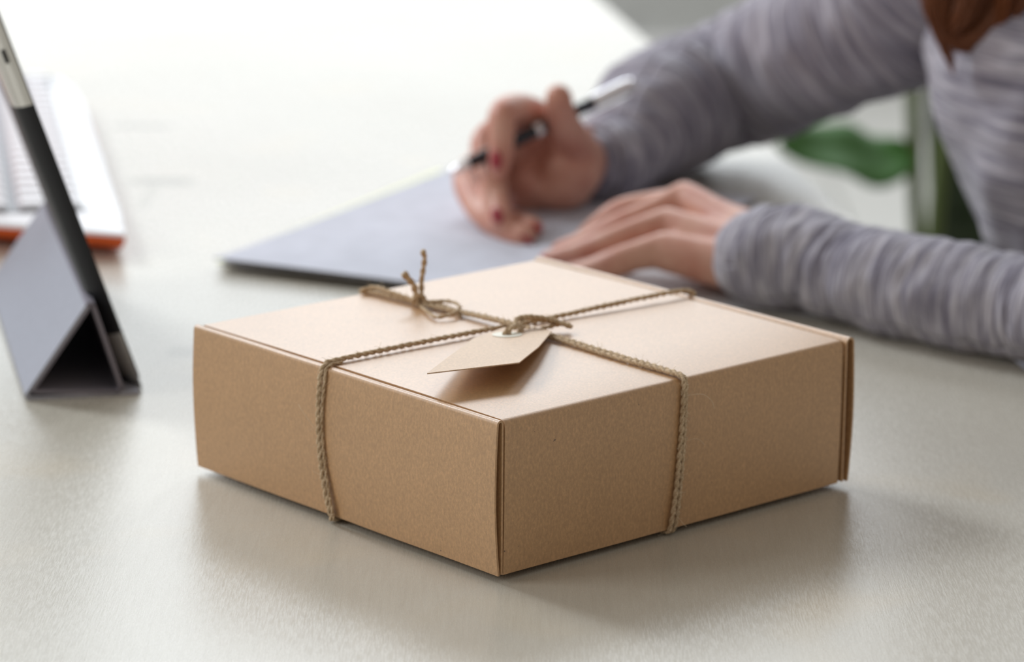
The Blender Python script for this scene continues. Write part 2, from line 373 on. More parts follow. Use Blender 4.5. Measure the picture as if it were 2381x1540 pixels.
P = [bp(.03, vL-.008, -R_*.9-.0005), bp(.004, vL-.0062, -R_*.9-.0005), bp(-R_-.0002, vL-.0078, .003), bp(-R_-.0010, vL-.0030, .026), bp(-R_-.0012, vL-.0005, .05), bp(-R_-.0002, vL-.0016, BH-.008), bp(.0006, vL-.002, BH+R_*.45), bp(.010, vL-.0022, TOPZ-.0004)]
rope('crosswise_strand', P, tw, dens=900, r=.0008)
# bow knot near the far left edge
kz = .0815-BZ+.0012
K = wp(975, 696, kz+.0035)
rope('loose_strand', [wp(838, 676, BH+.0022), wp(870, 668, BH+.0045), wp(905, 678, BH+.0045), wp(945, 691, BH+.004), K+Vector((-.002, 0, -.001)), K+Vector((.002, .0005, .0008))], tw, r=.0011, dens=900)
rope('cord_end', [K+Vector((.001, 0, -.001)), K+Vector((.0012, .0004, .004)), dp(980, 655, K.y+.001), dp(984, 625, K.y+.001), dp(987, 600, K.y), dp(983, 583, K.y-.001)], tw, r=.0013, dens=1400, fl_=.003, frayed=True, lab='upright loose end of the bow knot')
rope('cord_end', [K+Vector((-.001, -.001, -.001)), K+Vector((-.002, -.001, .003)), dp(962, 664, K.y-.002), dp(950, 649, K.y-.003), dp(938, 636, K.y-.004)], tw, r=.0016, dens=2000, fl_=.003, frayed=True, lab='short frayed end leaning left from the bow knot')
rope('knot', [K+Vector(v) for v in ((-.0025, -.0015, -.003), (-.0028, -.0018, .0008), (-.0005, -.0022, .0026), (.0022, -.0015, .0016), (.0026, .0008, -.0008), (.0005, .0022, .0012), (-.002, .0010, .0022), (-.0022, -.0012, -.0006), (0, -.0024, -.0028), (.0016, -.0022, -.0045))], tw, r=.0012, n=8, dens=1500, fl_=.003)
rope('bow_loop', [K+Vector((.001, -.001, 0)), wp(1005, 702, kz+.0030), wp(1035, 700, kz+.0034), wp(1060, 705, kz+.0034), wp(1069, 716, kz+.0028), wp(1058, 728, kz+.0026), wp(1035, 735, kz+.0020), wp(1012, 737, kz+.0014), wp(990, 722, kz+.0014), K+Vector((.0006, -.002, -.0032))], tw, r=.00095, dens=1100, fl_=.003)
rope('bow_loop', [K+Vector((.0015, 0, -.0015)), wp(1015, 705, kz+.0012), wp(1040, 714, kz+.0008), wp(1062, 728, kz+.0012), wp(1072, 737, kz+.0006)], tw, r=.0009, dens=600)

# ------------------------------------------------------------ gift tag
zt = BZ+BH
A_ = gp(993, 868, zt+.0125); B_ = gp(1207, 843, zt+.0130); Cc = gp(1283, 770, zt+.0052); G_ = gp(1100, 787, zt+.0056)
pn_ = (Cc-A_).cross(G_-A_).normalized()
def onp(px, py, lift=0): d = ray(px, py); return CAM + d*((A_-CAM).dot(pn_)/d.dot(pn_)) + pn_*(lift if pn_.z > 0 else -lift)
D_ = onp(1238, 757); E_ = onp(1170, 762); B_ = onp(1207, 843)
tg = empty('gift_tag', gp(1179, 779, zt+.0045), 'blank brown card gift tag with clipped corners hanging from the twine crossing', 'tag')
hole_c = onp(1179, 779); dA = ((A_-G_)+(B_-Cc)).normalized(); nrm = pn_.copy()
if nrm.z < 0: nrm = -nrm
wX = (B_-A_).normalized(); wY = nrm.cross(wX)
def plane_z(p):                                   # drop a point onto the gently curved tag
    q = hole_c; pl = q.z - (nrm.x*(p.x-q.x)+nrm.y*(p.y-q.y))/nrm.z; return pl
def tag_sheet():
    bm = bmesh.new(); outline = [A_, B_, B_.lerp(Cc, .5)+Vector((.0015, -.0006, 0)), Cc, D_, E_, G_, G_.lerp(A_, .5)+Vector((-.0002, 0, 0))]
    vo = [bm.verts.new(p) for p in outline]; hr = .0024
    vi = [bm.verts.new(hole_c+wX*hr*math.cos(a)+wY*hr*math.sin(a)) for a in [2*PI*k/20 for k in range(20)]]
    eo = [bm.edges.new((vo[i], vo[(i+1) % 8])) for i in range(8)]; ei = [bm.edges.new((vi[i], vi[(i+1) % 20])) for i in range(20)]
    r = bmesh.ops.triangle_fill(bm, use_beauty=True, edges=eo+ei)
    bmesh.ops.recalc_face_normals(bm, faces=bm.faces)
    for f in bm.faces:
        if f.normal.z < 0: f.normal_flip()
    me = bpy.data.meshes.new('card'); bm.to_mesh(me); bm.free(); return me
card = o = new_obj('card', tag_sheet(), M_tag, tg); md = o.modifiers.new('s', 'SOLIDIFY'); md.thickness = .0006; md.offset = -1
mb = MB(); v = []; f = []
for k in range(32):
    a = 2*PI*k/32
    for rr, h in ((.0026, .00012), (.0079, .00012), (.0079, .00035), (.0026, .00035)): v.append(hole_c+(wX*math.cos(a)+wY*math.sin(a))*rr+nrm*h)
for k in range(32):
    for j in range(4): a, b = k*4+j, k*4+(j+1) % 4; c, d = ((k+1) % 32)*4+(j+1) % 4, ((k+1) % 32)*4+j; f.append((a, d, c, b))
tag(new_obj('hole_reinforcement', mesh('ring', v, f), mat('cream_paper', (.78, .76, .66), .6), card), 'cream paper ring round the hole')
h = hole_c
tz = zt
rope('tag_cord', [h+Vector((-.001, .001, -.0016)), h+Vector((-.0012, -.0006, .0008)), h+Vector((.0005, .001, .0030)), gp(1196, 757, tz+.0088), gp(1204, 742, tz+.0100), gp(1225, 737, tz+.0105), gp(1262, 740, tz+.0090), gp(1295, 748, tz+.0066), gp(1330, 761, tz+.0040)], tg, r=.00125, dens=2600, fl_=.004, pitch=.006)
rope('tag_cord', [h+Vector((.0012, .001, -.0016)), h+Vector((.0010, -.0004, .0014)), h+Vector((.0025, .002, .0036)), gp(1206, 762, tz+.0076), gp(1218, 747, tz+.0086), gp(1216, 736, tz+.0096), gp(1232, 741, tz+.0088), gp(1275, 747, tz+.0066), gp(1300, 753, tz+.0048), gp(1326, 756, tz+.0042)], tg, r=.0011, dens=2200, fl_=.004, ph=1)
rope('tag_cord', [gp(1213, 745, tz+.0085), gp(1217, 756, tz+.0070), gp(1213, 768, tz+.0056), gp(1205, 775, tz+.0048)], tg, r=.00125, dens=2500, fl_=.003, ph=2)
rope('tag_cord', [gp(1255, 766, tz+.0028), gp(1275, 761, tz+.0040), gp(1298, 755, tz+.0042)], tg, r=.0010, dens=2200, fl_=.005)
# a few long stray fibres
for P in ([bp(uF, -.002, .070), bp(uF+.006, -.008, .071), bp(uF+.011, -.010, .067), bp(uF+.012, -.011, .063)], [bp(uF, -.002, .046), bp(uF+.006, -.005, .047), bp(uF+.011, -.006, .043)],
          [bp(-.002, vL, .040), bp(-.005, vL+.004, .048), bp(-.007, vL+.010, .055), bp(-.006, vL+.014, .057)], [bp(uF-.006, -.002, .010), bp(uF-.003, -.004, .005), bp(uF-.001, -.006, .002)]):
    FUZZ.tube(catmull([tuple(p) for p in P], 6), .00009, 4, cap=False)
fo = FUZZ.build('loose_fibre', M_fibre, tw, kind='stuff')

# ------------------------------------------------------------ papers
pa, pb, pc = gp(495, 599, .009), gp(1070, 386, .006), gp(1765, 460, .003)
pa.z = pb.z = pc.z = 0
u1 = (pb-pa); u2 = Vector((.226, -.106, 0)).normalized()*.252
u1 = (u1 - u2.normalized()*u1.dot(u2.normalized()))
def sheet(name, P0, a, b, z, th, m_, parent, curl=0, na=14, nb=10, rot=0, sag=0):
    v = []; f = []; R = Matrix.Rotation(rot, 3, 'Z'); a = R @ a; b = R @ b
    for side in (0, 1):
        for i in range(na+1):
            for j in range(nb+1):
                s, t = i/na, j/nb; p = P0+a*s+b*t
                zz = z+curl*math.exp(-s*9)*(1-.6*t) - sag*math.exp(-s*26) + .0006*math.sin(s*5+t*3)
                v.append((p.x, p.y, max(zz, z*.5+.0002)+(th if side else 0)))
    q = (na+1)*(nb+1)
    for i in range(na):
        for j in range(nb):
            k = i*(nb+1)+j; f.append((k, k+1, k+nb+2, k+nb+1)); f.append((q+k, q+k+nb+1, q+k+nb+2, q+k+1))
    for i in range(na):
        k = i*(nb+1); f.append((k, k+nb+1, q+k+nb+1, q+k)); k += nb; f.append((k+nb+1, k, q+k, q+k+nb+1))
    for j in range(nb):
        k = j; f.append((k+1, k, q+k, q+k+1)); k = na*(nb+1)+j; f.append((k, k+1, q+k+1, q+k))
    me = mesh(name, v, f); bm = bmesh.new(); bm.from_mesh(me); bmesh.ops.recalc_face_normals(bm, faces=bm.faces); bm.to_mesh(me); bm.free()
    return new_obj(name, me, m_, parent)
c0 = gp(1975, 752)
lo = sheet('paper_sheet', c0, Vector((-.905, .425, 0))*.255, Vector((.425, .905, 0))*.15, .0004, .0004, M_paper2, None, na=6, nb=6)
tag(lo, 'loose white paper sheet partly under the near forearm', 'paper')
pp = empty('magazine', (pa+u1*.5+u2*.5).to_tuple()[:2]+(0,), 'white paper booklet under both hands with its left corner lifted', 'booklet')
zz = .0012
for i, (inset, th, m_, rot, da) in enumerate(((.014, .0006, M_paper2, 0, 0), (.010, .0006, M_paper2, .004, 0), (.012, .0004, M_yellow, .022, 1), (.006, .0006, M_paper2, -.003, 0), (.004, .0008, M_paper2, .002, 0), (0, .0008, M_paper, 0, 0))):
    e1, e2_ = u1.normalized(), u2.normalized()
    top = i == 5
    P0 = pa+e1*inset*(1 if not top else 0)+e2_*inset*.6 + (e2_*-.012 if m_ is M_yellow else Vector((0, 0, 0)))+Vector((0, 0, 0))
    o = sheet('page' if not top else 'cover', P0, u1-e1*inset*1.4, u2-e2_*inset*1.2, zz, th, m_, pp, curl=.0035 if top else 0, rot=rot)
    if m_ is M_yellow: tag(o, 'yellow sheet peeking out along the far left edge')
    zz += th+.00012
PTOP = zz

# ------------------------------------------------------------ tablet with folded cover stand
sA = Vector((-.225, .974, 0)).normalized(); eA = Vector((sA.y, -sA.x, 0))
def tp(e, s, z): return eA*e+sA*s+UPV*z
tabE, tabS = -.1262, .386; LEAN = math.atan2(.0585, .169)
tab = empty('tablet', tp(tabE-.005, tabS+.14, 0), 'slim tablet seen edge-on, silver with black middle, leaning on its folded cover', 'tablet')
sl = Vector((0, 0, 0)); slant = (UPV*math.cos(LEAN)-eA*math.sin(LEAN)); tn = (eA*math.cos(LEAN)+UPV*math.sin(LEAN))   # tn: screen normal
T00 = tp(tabE, tabS, .0012)
def tab_piece(name, l0, l1, m_, grow=0, taper0=False, taper1=False):
    Wd = .272; th = .0115; prof = [(0, 0), (.0008, -.0022), (.003, -.0052), (.007, -.0085), (.013, -.0106), (.022, -th), (Wd/2, -th), (Wd-.022, -th), (Wd-.013, -.0106), (Wd-.007, -.0085), (.003+Wd-.006, -.0052), (Wd-.0008, -.0022), (Wd, 0)]
    ls = [(l0, 1), (l1, 1)]
    if taper0: ls = [(l0, .06), (l0+.003, .42), (l0+.009, .78), (l0+.018, .95), (l0+.03, 1), (l1, 1)]
    if taper1: ls = [(l0, 1), (l1-.03, 1), (l1-.018, .95), (l1-.009, .78), (l1-.003, .42), (l1, .06)]
    v = []; f = []; k = len(prof)
    for (l, s) in ls:
        for (a, h) in prof: v.append(T00+slant*l+sA*(a-grow if a < Wd/2 else a+grow)+tn*((h-grow)*s if h < 0 else grow))
    for i in range(len(ls)-1):
        for j in range(k): f.append((i*k+j, i*k+(j+1) % k, (i+1)*k+(j+1) % k, (i+1)*k+j))
    f.append(tuple(range(k))[::-1]); f.append(tuple((len(ls)-1)*k+j for j in range(k)))
    me = mesh(name, v, f); bm = bmesh.new(); bm.from_mesh(me); bmesh.ops.recalc_face_normals(bm, faces=bm.faces); bm.to_mesh(me); bm.free()
    o = new_obj(name, me, m_, tab); 
    for p in me.polygons: p.use_smooth = True
    md = o.modifiers.new('s', 'EDGE_SPLIT'); md.split_angle = math.radians(40); return o
tag(tab_piece('shell_end', 0, .0365, M_alu, taper0=True), 'silver lower end')
tag(tab_piece('shell_middle', .0365, .181, M_black), 'matt black middle section')
top_end = tag(tab_piece('shell_end', .181, .252, M_alu, taper1=True), 'silver upper end')
v = [T00+slant*l+sA*a+tn*hh for hh in (.0002, .0010) for (l, a) in ((.006, .004), (.246, .004), (.246, .268), (.006, .268))]
new_obj('screen', mesh('screen', v, [(3, 2, 1, 0), (4, 5, 6, 7), (0, 1, 5, 4), (1, 2, 6, 5), (2, 3, 7, 6), (3, 0, 4, 7)]), M_glass, tab)
mbx = MB(); q = T00+slant*.212+sA*.0022-tn*.0052; mbx.tube([q-slant*.004, q+slant*.004], .0010, 8); tag(mbx.build('side_button', M_black, top_end), 'small dark slot button')
cv = empty('tablet_cover', tp(-.166, .377+.14, 0), 'grey folding cover bent into a triangular tunnel stand behind the tablet', 'cover')
S0, S1 = .376, .376+.283
def stroke(name, pts, th, m_, rad=0.0):
    C = catmull(pts, 8) if len(pts) > 2 else np.array(pts, float); n = len(C); t = np.gradient(C, axis=0); t /= np.linalg.norm(t, axis=1)[:, None]; nr = np.stack([-t[:, 1], t[:, 0]], 1)
    prof = [tuple(C[i]+nr[i]*th/2) for i in range(n)]+[tuple(C[i]-nr[i]*th/2) for i in reversed(range(n))]
    return sweep(name, prof, lambda a, p, q_: tp(p, a, q_), S0, S1, 3, m_, cv)
Lx, Rx, Axx, Az = -.1943, -.1400, -.1572, .0545
dl = np.array((Lx-Axx, .004-Az)); dl /= np.linalg.norm(dl); nl = np.array((dl[1], -dl[0]))  # towards outside left
if nl[0] > 0: nl = -nl
def off(p, n_, d): return (p[0]+n_[0]*d, p[1]+n_[1]*d)
pL, pA = (Lx+.0010, .0045), (Axx-.0010, Az)
tag(stroke('cover_panel', [off(pL, nl, .0004), off(pA, nl, .0004)], .0018, M_cover), 'broad light grey outer panel')
stroke('lining', [off(pL, nl, -.0013), off(pA, nl, -.0013)], .0014, M_cover_in)
stroke('cover_panel', [pA, (Axx, Az+.0012), (Axx+.0018, Az+.0006), (Axx+.0034, Az-.003), (Rx-.0004, .008), (Rx, .005)], .0026, M_cover_in)
stroke('cover_panel', [(Rx, .005), (Rx-.0012, .0026), (Rx-.006, .0024), (Lx+.006, .0050), (Lx+.0028, .0046)], .0022, M_cover_in)
stroke('cover_panel', [off(pL, nl, .0002), (Lx-.0002, .0030), (Lx+.0022, .0013), (Lx+.02, .0013), (Rx-.012, .00125), (Rx-.003, .00125), (Rx+.004, .0013), (tabE-.003, .0013)], .0022, M_cover)

# ------------------------------------------------------------ laptop
oz = .019
lp = empty('laptop', gp(0, 400), 'white laptop with an orange lower shell behind the tablet stand', 'laptop')
lp.location.z = 0
nf = gp(297, 552, .010); ff = gp(120, 176, oz)
out = [gp(x, y, oz) for x, y in ((292, 545), (283, 500), (262, 440), (240, 370), (218, 300), (196, 240), (170, 200), (140, 182), (110, 176))]
lx = Vector((-.97, -.17, 0)).normalized()
far2 = out[-1]+lx*.22; near2 = gp(0, 522, oz)+(gp(0, 522, oz)-out[0]).normalized()*.06
poly = [out[0]]+out[1:]+[far2, near2]
cen = sum(poly, Vector())/len(poly)
def shell(name, polys, m_, parent):
    v = []; f = []; k = len(polys[0])
    for P in polys: v += [tuple(p) for p in P]
    for i in range(len(polys)-1):
        for j in range(k): f.append((i*k+j, i*k+(j+1) % k, (i+1)*k+(j+1) % k, (i+1)*k+j))
    f.append(tuple(range(k))[::-1]); f.append(tuple((len(polys)-1)*k+j for j in range(k)))
    me = mesh(name, v, f); bm = bmesh.new(); bm.from_mesh(me); bmesh.ops.recalc_face_normals(bm, faces=bm.faces); bm.to_mesh(me); bm.free()
    o = new_obj(name, me, m_, parent); md = o.modifiers.new('s', 'EDGE_SPLIT'); md.split_angle = math.radians(40); smooth(me); return o
def ins(P, d, z): 
    r = []
    for p in P:
        q = cen+(p-cen)*(1-d/max(.001, (p-cen).length)); r.append(Vector((q.x, q.y, z)))
    return r
shell('lower_shell', [ins(poly, .05, .002), ins(poly, .022, .0035), ins(poly, .005, .011), ins(poly, 0, .0165)], M_orange, lp)
shell('deck', [ins(poly, .001, .0167), ins(poly, .0015, oz), ins(poly, .006, oz+.001)], M_white, lp)
tag(shell('palm_rest', [ins([out[0], out[1], out[2], out[3], out[4], out[5], out[6], out[6]+lx*.03, gp(196, 500, oz)], .02, oz+.0012), ins([out[0], out[1], out[2], out[3], out[4], out[5], out[6], out[6]+lx*.03, gp(196, 500, oz)], .021, oz+.0022)], mat('palm_white', (.86, .88, .9), .22), lp), 'glossy white palm rest')
kd = (gp(120, 200, oz)-gp(200, 500, oz)); kd.z = 0; kl = kd.length; kd.normalize(); kx = Vector((-kd.y, kd.x, 0))
k00 = gp(190, 492, oz)
bedm = mesh('key_bed', [k00+kd*a+kx*b+UPV*c_ for c_ in (.0006, .0018) for (a, b) in ((-.004, -.003), (.55, -.003), (.55, .155), (-.004, .155))], [(3, 2, 1, 0), (4, 5, 6, 7), (0, 1, 5, 4), (1, 2, 6, 5), (2, 3, 7, 6), (3, 0, 4, 7)])
kb = new_obj('key_bed', bedm, M_keybed, lp)
km = box_mesh('key', (0, 0, 0), (.0205, .0235, .004), .0025, seg=1); km.materials.append(M_key); ang = math.atan2(kx.y, kx.x)
for r in range(6):
    for c_ in range(20):
        o = bpy.data.objects.new('key', km); COL.objects.link(o); o.parent = kb; o.matrix_parent_inverse = parent_inv(kb)
        p = k00+kx*(.011+r*.0232+(.004 if r > 1 else 0)+(.004 if r > 3 else 0))+kd*(.012+c_*.0268); o.location = (p.x, p.y, oz+.0042); o.rotation_euler = (0, 0, ang)
lpm = [far2+lx*.0, near2+lx*.0]
a0 = Vector((far2.x, far2.y, .016)); a1 = Vector((near2.x, near2.y, .016)); ld = Vector((-.35, -.05, .94))*.30; nn = (a1-a0).cross(ld).normalized()*.012
new_obj('screen_lid', mesh('screen_lid', [a0, a1, a1+ld, a0+ld, a0+nn, a1+nn, a1+ld+nn, a0+ld+nn], [(0, 1, 2, 3), (7, 6, 5, 4), (0, 4, 5, 1), (1, 5, 6, 2), (2, 6, 7, 3), (3, 7, 4, 0)]), M_orange, lp)

# ------------------------------------------------------------ person
pe = empty('person', (.45, .80, -.30), 'person in a grey marled jumper sitting at the table, pen in one hand', 'person')
def chain(lst): return [(*dp(x, y, Y), r) for (x, y, Y, r) in lst]
def dpn(x, y, Y): return dp(x, y, Y-.012)
def dpf(x, y, Y): return dp(x, y, Y-.020)
def chn(l): return chain([(x, y, Y-.012, r_) for (x, y, Y, r_) in l])
def chf(l): return chain([(x, y, Y-.020, r_) for (x, y, Y, r_) in l])
def blob(bm_list, c, s, rot=(0, 0, 0)):
    bm = bmesh.new(); bmesh.ops.create_uvsphere(bm, u_segments=20, v_segments=14, radius=1)
    M = Matrix.Translation(c) @ Matrix.Rotation(rot[2], 4, 'Z') @ Matrix.Rotation(rot[1], 4, 'Y') @ Matrix.Rotation(rot[0], 4, 'X') @ Matrix.Diagonal((*s, 1))
    bmesh.ops.transform(bm, matrix=M, verts=bm.verts); bm_list.append(([v.co.copy() for v in bm.verts], [tuple(v.index for v in f.verts) for f in bm.faces])); bm.free()
def limb(bm_list, pts, n=5, k=14):
    C = catmull(pts, n); P = C[:, :3]; r = C[:, 3]; T, N, B = frames(P)
    # rounded ends
    h0 = [P[0]-T[0]*r[0]*math.sin(a) for a in (1.35, .9, .45)]; r0 = [r[0]*math.cos(a) for a in (1.35, .9, .45)]
    h1 = [P[-1]+T[-1]*r[-1]*math.sin(a) for a in (.45, .9, 1.35)]; r1 = [r[-1]*math.cos(a) for a in (.45, .9, 1.35)]
    P = np.array(list(h0)+list(P)+list(h1)); r = np.array(r0+list(r)+r1); T, N, B = frames(P)
    v = []; f = []
    for i in range(len(P)):
        for j in range(k): a = 2*PI*j/k; v.append(P[i]+r[i]*(N[i]*math.cos(a)+B[i]*math.sin(a)))
    for i in range(len(P)-1):
        for j in range(k): f.append((i*k+j, i*k+(j+1) % k, (i+1)*k+(j+1) % k, (i+1)*k+j))
    f.append(tuple(range(k))[::-1]); f.append(tuple((len(P)-1)*k+j for j in range(k))); bm_list.append((v, f))
def fuse(name, lst, vox, m_, parent, it=4, dec=None):
    v = []; f = []
    for (a, b) in lst:
        o_ = len(v); v += [tuple(p) for p in a]; f += [tuple(i+o_ for i in q) for q in b]
    me = mesh(name, v, f); o = new_obj(name, me, m_, parent)
    bm = bmesh.new(); bm.from_mesh(me); bmesh.ops.recalc_face_normals(bm, faces=bm.faces); bm.to_mesh(me); bm.free()
    md = o.modifiers.new('r', 'REMESH'); md.mode = 'VOXEL'; md.voxel_size = vox
    md = o.modifiers.new('s', 'SMOOTH'); md.factor = .5; md.iterations = it
    dg = bpy.context.evaluated_depsgraph_get(); me2 = bpy.data.meshes.new_from_object(o.evaluated_get(dg)); o.modifiers.clear(); o.data = me2
    if not me2.materials: me2.materials.append(m_)
    smooth(me2); return o
B_L = []
# near hand (palm down), wrist in the sleeve
W1 = (1795, 598, .585)
mcps = dict(pinky=(1545, 578, .615, .0118), ring=(1552, 520, .645, .0112), middle=(1592, 462, .680, .0122), index=(1600, 470, .705, .0118))
for nme, mc in mcps.items():
    off_ = {'pinky': (1795, 625, .580), 'ring': (1795, 598, .592), 'middle': (1795, 572, .602), 'index': (1795, 560, .612)}[nme]
    limb(B_L, chn([(*off_, .0165), ((off_[0]*.5+mc[0]*.5), (off_[1]*.5+mc[1]*.5)+4, (off_[2]+mc[2])/2, .0135), mc]))
limb(B_L, chn([(1545, 580, .615, .0122), (1470, 598, .612, .0100), (1430, 612, .612, .0100), (1375, 628, .618, .0084), (1318, 640, .628, .0072)]))
limb(B_L, chn([(1552, 520, .645, .0112), (1475, 543, .640, .0098), (1410, 568, .640, .0098), (1340, 590, .648, .0084), (1275, 606, .658, .0072)]))
limb(B_L, chn([(1592, 462, .680, .0122), (1510, 498, .672, .0098), (1440, 528, .668, .0099), (1365, 562, .672, .0084), (1305, 582, .682, .0072)]))
limb(B_L, chn([(1600, 470, .705, .0115), (1500, 480, .710, .0098), (1440, 497, .712, .0102), (1390, 528, .712, .0084), (1352, 560, .712, .0070)]))
limb(B_L, chn([(1730, 600, .64, .016), (1660, 600, .675, .014), (1600, 585, .70, .011), (1540, 580, .71, .0085)]))     # thumb, hidden behind the palm
blob(B_L, dpn(1690, 600, .625), (.030, .026, .017), (0, 0, 0)); blob(B_L, dpn(1610, 560, .640), (.024, .028, .014))
limb(B_L, chn([(1775, 650, .583, .0125), (1660, 622, .597, .0125), (1545, 590, .612, .0120)]))
limb(B_L, chn([(1760, 602, .590, .0235), (1790, 602, .583, .0240), (1840, 601, .572, .0235), (1890, 604, .562, .0215), (1960, 630, .545, .0215), (2050, 652, .52, .0225), (2200, 683, .485, .0235), (2381, 715, .450, .0235), (2520, 735, .415, .026), (2650, 740, .385, .033), (2720, 600, .43, .037), (2750, 300, .51, .040), (2720, 60, .57, .040), (2640, -10, .60, .034)]), n=6)
# far hand with the pen
limb(B_L, chf([(1240, 262, .845, .0115), (1200, 250, .820, .0105), (1168, 268, .792, .0105), (1166, 335, .780, .0092), (1160, 392, .776, .0078)]))
limb(B_L, chf([(1222, 300, .855, .0118), (1165, 300, .842, .0105), (1125, 335, .830, .0102), (1146, 420, .800, .0096), (1166, 515, .758, .0086)]))
limb(B_L, chf([(1215, 345, .865, .0115), (1140, 365, .855, .0108), (1086, 412, .836, .0106), (1112, 484, .796, .0098), (1160, 525, .768, .0096), (1214, 556, .746, .0092)]))
limb(B_L, chf([(1235, 400, .872, .0110), (1170, 420, .862, .0098), (1128, 455, .842, .0092), (1158, 500, .800, .0084), (1240, 530, .760, .0076)]))
limb(B_L, chf([(1365, 385, .880, .0185), (1330, 330, .850, .0150), (1306, 275, .824, .0116), (1299, 226, .812, .0098)]))
for a in ((1240, 262, .845, .0115), (1222, 300, .855, .0118), (1215, 345, .865, .0115), (1235, 400, .872, .0110)):
    limb(B_L, chf([a, ((a[0]+1395)/2, (a[1]+375)/2, (a[2]+.90)/2+.006, .0145), (1385, 370, .905, .019)]))
blob(B_L, dpf(1235, 430, .868), (.022, .020, .026)); blob(B_L, dpf(1225, 380, .872), (.018, .016, .024)); blob(B_L, dpf(1300, 425, .862), (.027, .026, .021), (0, 0, .3)); blob(B_L, dpf(1325, 400, .858), (.024, .020, .022)); blob(B_L, dpf(1275, 350, .872), (.026, .018, .026))
limb(B_L, chf([(1380, 375, .90, .0220), (1448, 360, .915, .0225), (1530, 285, .985, .032), (1590, 240, 1.03, .035), (1650, 215, 1.055, .036), (1740, 185, 1.05, .037), (1850, 130, 1.02, .040), (2000, 60, .97, .042), (2120, 0, .94, .046), (2225, -80, .905, .040)]), n=6)
# torso, neck, head, hips, legs
def wchain(l): return [tuple(x) for x in l]
limb(B_L, wchain([(.49, .78, -.24, .092), (.478, .78, -.10, .078), (.432, .78, .04, .076), (.402, .77, .15, .062), (.408, .76, .20, .045), (.40, .755, .245, .036), (.385, .75, .29, .045)]))
limb(B_L, wchain([(.385, .88, .15, .034), (.402, .78, .175, .036), (.42, .64, .135, .034)])); limb(B_L, wchain([(.51, .68, -.245, .075), (.33, .66, -.235, .065), (.16, .65, -.23, .050), (.14, .65, -.45, .042), (.16, .65, -.66, .030)]))
limb(B_L, wchain([(.51, .88, -.245, .075), (.33, .90, -.235, .065), (.16, .92, -.23, .050), (.14, .92, -.45, .042), (.16, .92, -.66, .030)]))
HC = Vector((.355, .745, .345))
blob(B_L, HC, (.072, .062, .085), (0, -.35, 0)); blob(B_L, HC+Vector((-.035, 0, -.045)), (.040, .042, .045)); blob(B_L, HC+Vector((-.078, 0, -.012)), (.013, .010, .018), (0, -.3, 0))
blob(B_L, HC+Vector((-.062, 0, -.046)), (.012, .020, .008)); blob(B_L, HC+Vector((-.052, 0, -.078)), (.018, .018, .014))
for s in (-1, 1): blob(B_L, HC+Vector((0, s*.063, -.01)), (.014, .006, .020))
body = fuse('body', B_L, .0021, M_skin, pe, 3)
me = body.data; co = np.empty(len(me.vertices)*3); me.vertices.foreach_get('co', co); co = co.reshape(-1, 3)
low = (co[:, 0] < .33) & (co[:, 2] < .0012) & (co[:, 2] > -.04); co[low, 2] = .0012
me.vertices.foreach_set('co', co.ravel()); me.update()
for s in (-1, 1):
    ev = []; blob(ev, HC+Vector((-.060, s*.023, .006)), (.0085, .0105, .0075)); ey = new_obj('eye', mesh('eye', ev[0][0], ev[0][1], True), mat('eye', (.75, .74, .72), .2), pe)
    ev = []; blob(ev, HC+Vector((-.0668, s*.023, .005)), (.0024, .0042, .0042)); new_obj('iris', mesh('iris', ev[0][0], ev[0][1], True), mat('iris', (.06, .035, .02), .2), ey)
def nail(px, py, Y, s, d, n_):
    d = Vector(d).normalized(); n_ = Vector(n_); n_ = (n_-d*n_.dot(d)).normalized(); w_ = d.cross(n_); L_ = []
    bm = bmesh.new(); bmesh.ops.create_uvsphere(bm, u_segments=14, v_segments=8, radius=1)
    M = Matrix((w_*s*.72, d*s, n_*s*.30)).transposed().to_4x4(); M.translation = (dpn if px > 1255 else dpf)(px, py, Y); bmesh.ops.transform(bm, matrix=M, verts=bm.verts)
    me = bpy.data.meshes.new('fingernail'); bm.to_mesh(me); bm.free(); smooth(me); return new_obj('fingernail', me, M_nail, body)
nail(1153, 372, .768, .0068, (0, -.1, -1), (-.45, -.9, 0)); nail(1156, 503, .753, .0068, (.2, -.3, -1), (-.5, -.85, 0))
nail(1220, 560, .740, .0068, (1, -.4, -.3), (-.2, -.8, -.5)); nail(1246, 530, .7545, .0055, (1, -.4, -.2), (0, -.8, -.2))
nail(1268, 603, .653, .0062, (-1, .2, -.3), (-.2, -.5, .8)); nail(1311, 637, .623, .006, (-1, .2, -.3), (-.1, -.4, .8))

# jumper
def fold(L, a, seed, amp, f1=60, f2=1.3):
    return 1+amp*noise.noise((L*f1, math.cos(a)*f2+seed, math.sin(a)*f2))+amp*.6*noise.noise((L*f1*2.3+4, math.cos(a)*f2*1.7, math.sin(a)*f2*1.7+seed))
J = MB()
def sleeve(pts, k, n, seed, amp, zmin=None):
    C = catmull(pts, n); P = C[:, :3]; r = C[:, 3]; b = len(J.v)
    J.tube(P, r, k, cap=False, rad=lambda L, a: fold(L, a, seed, amp))
    if zmin is not None:
        for i in range(b, len(J.v)):
            if J.v[i][2] < zmin and J.v[i][0] < .46: J.v[i] = np.array((J.v[i][0], J.v[i][1], zmin+.0004*rs.rand()))
sleeve(chn([(1795, 600, .584, .0285), (1772, 600, .588, .0305), (1768, 601, .588, .0325), (1790, 602, .583, .0342), (1840, 601, .572, .0345), (1890, 604, .562, .0320), (1960, 630, .545, .0315), (2050, 652, .52, .0325), (2200, 683, .485, .0335), (2381, 715, .450, .0325), (2520, 735, .415, .036), (2650, 740, .385, .043), (2720, 600, .43, .047), (2750, 300, .51, .050), (2720, 60, .57, .056), (2640, -40, .62, .058)])+[(.415, .70, .165, .056), (.405, .76, .185, .046)], 64, 22, 1.0, .085, .0010)
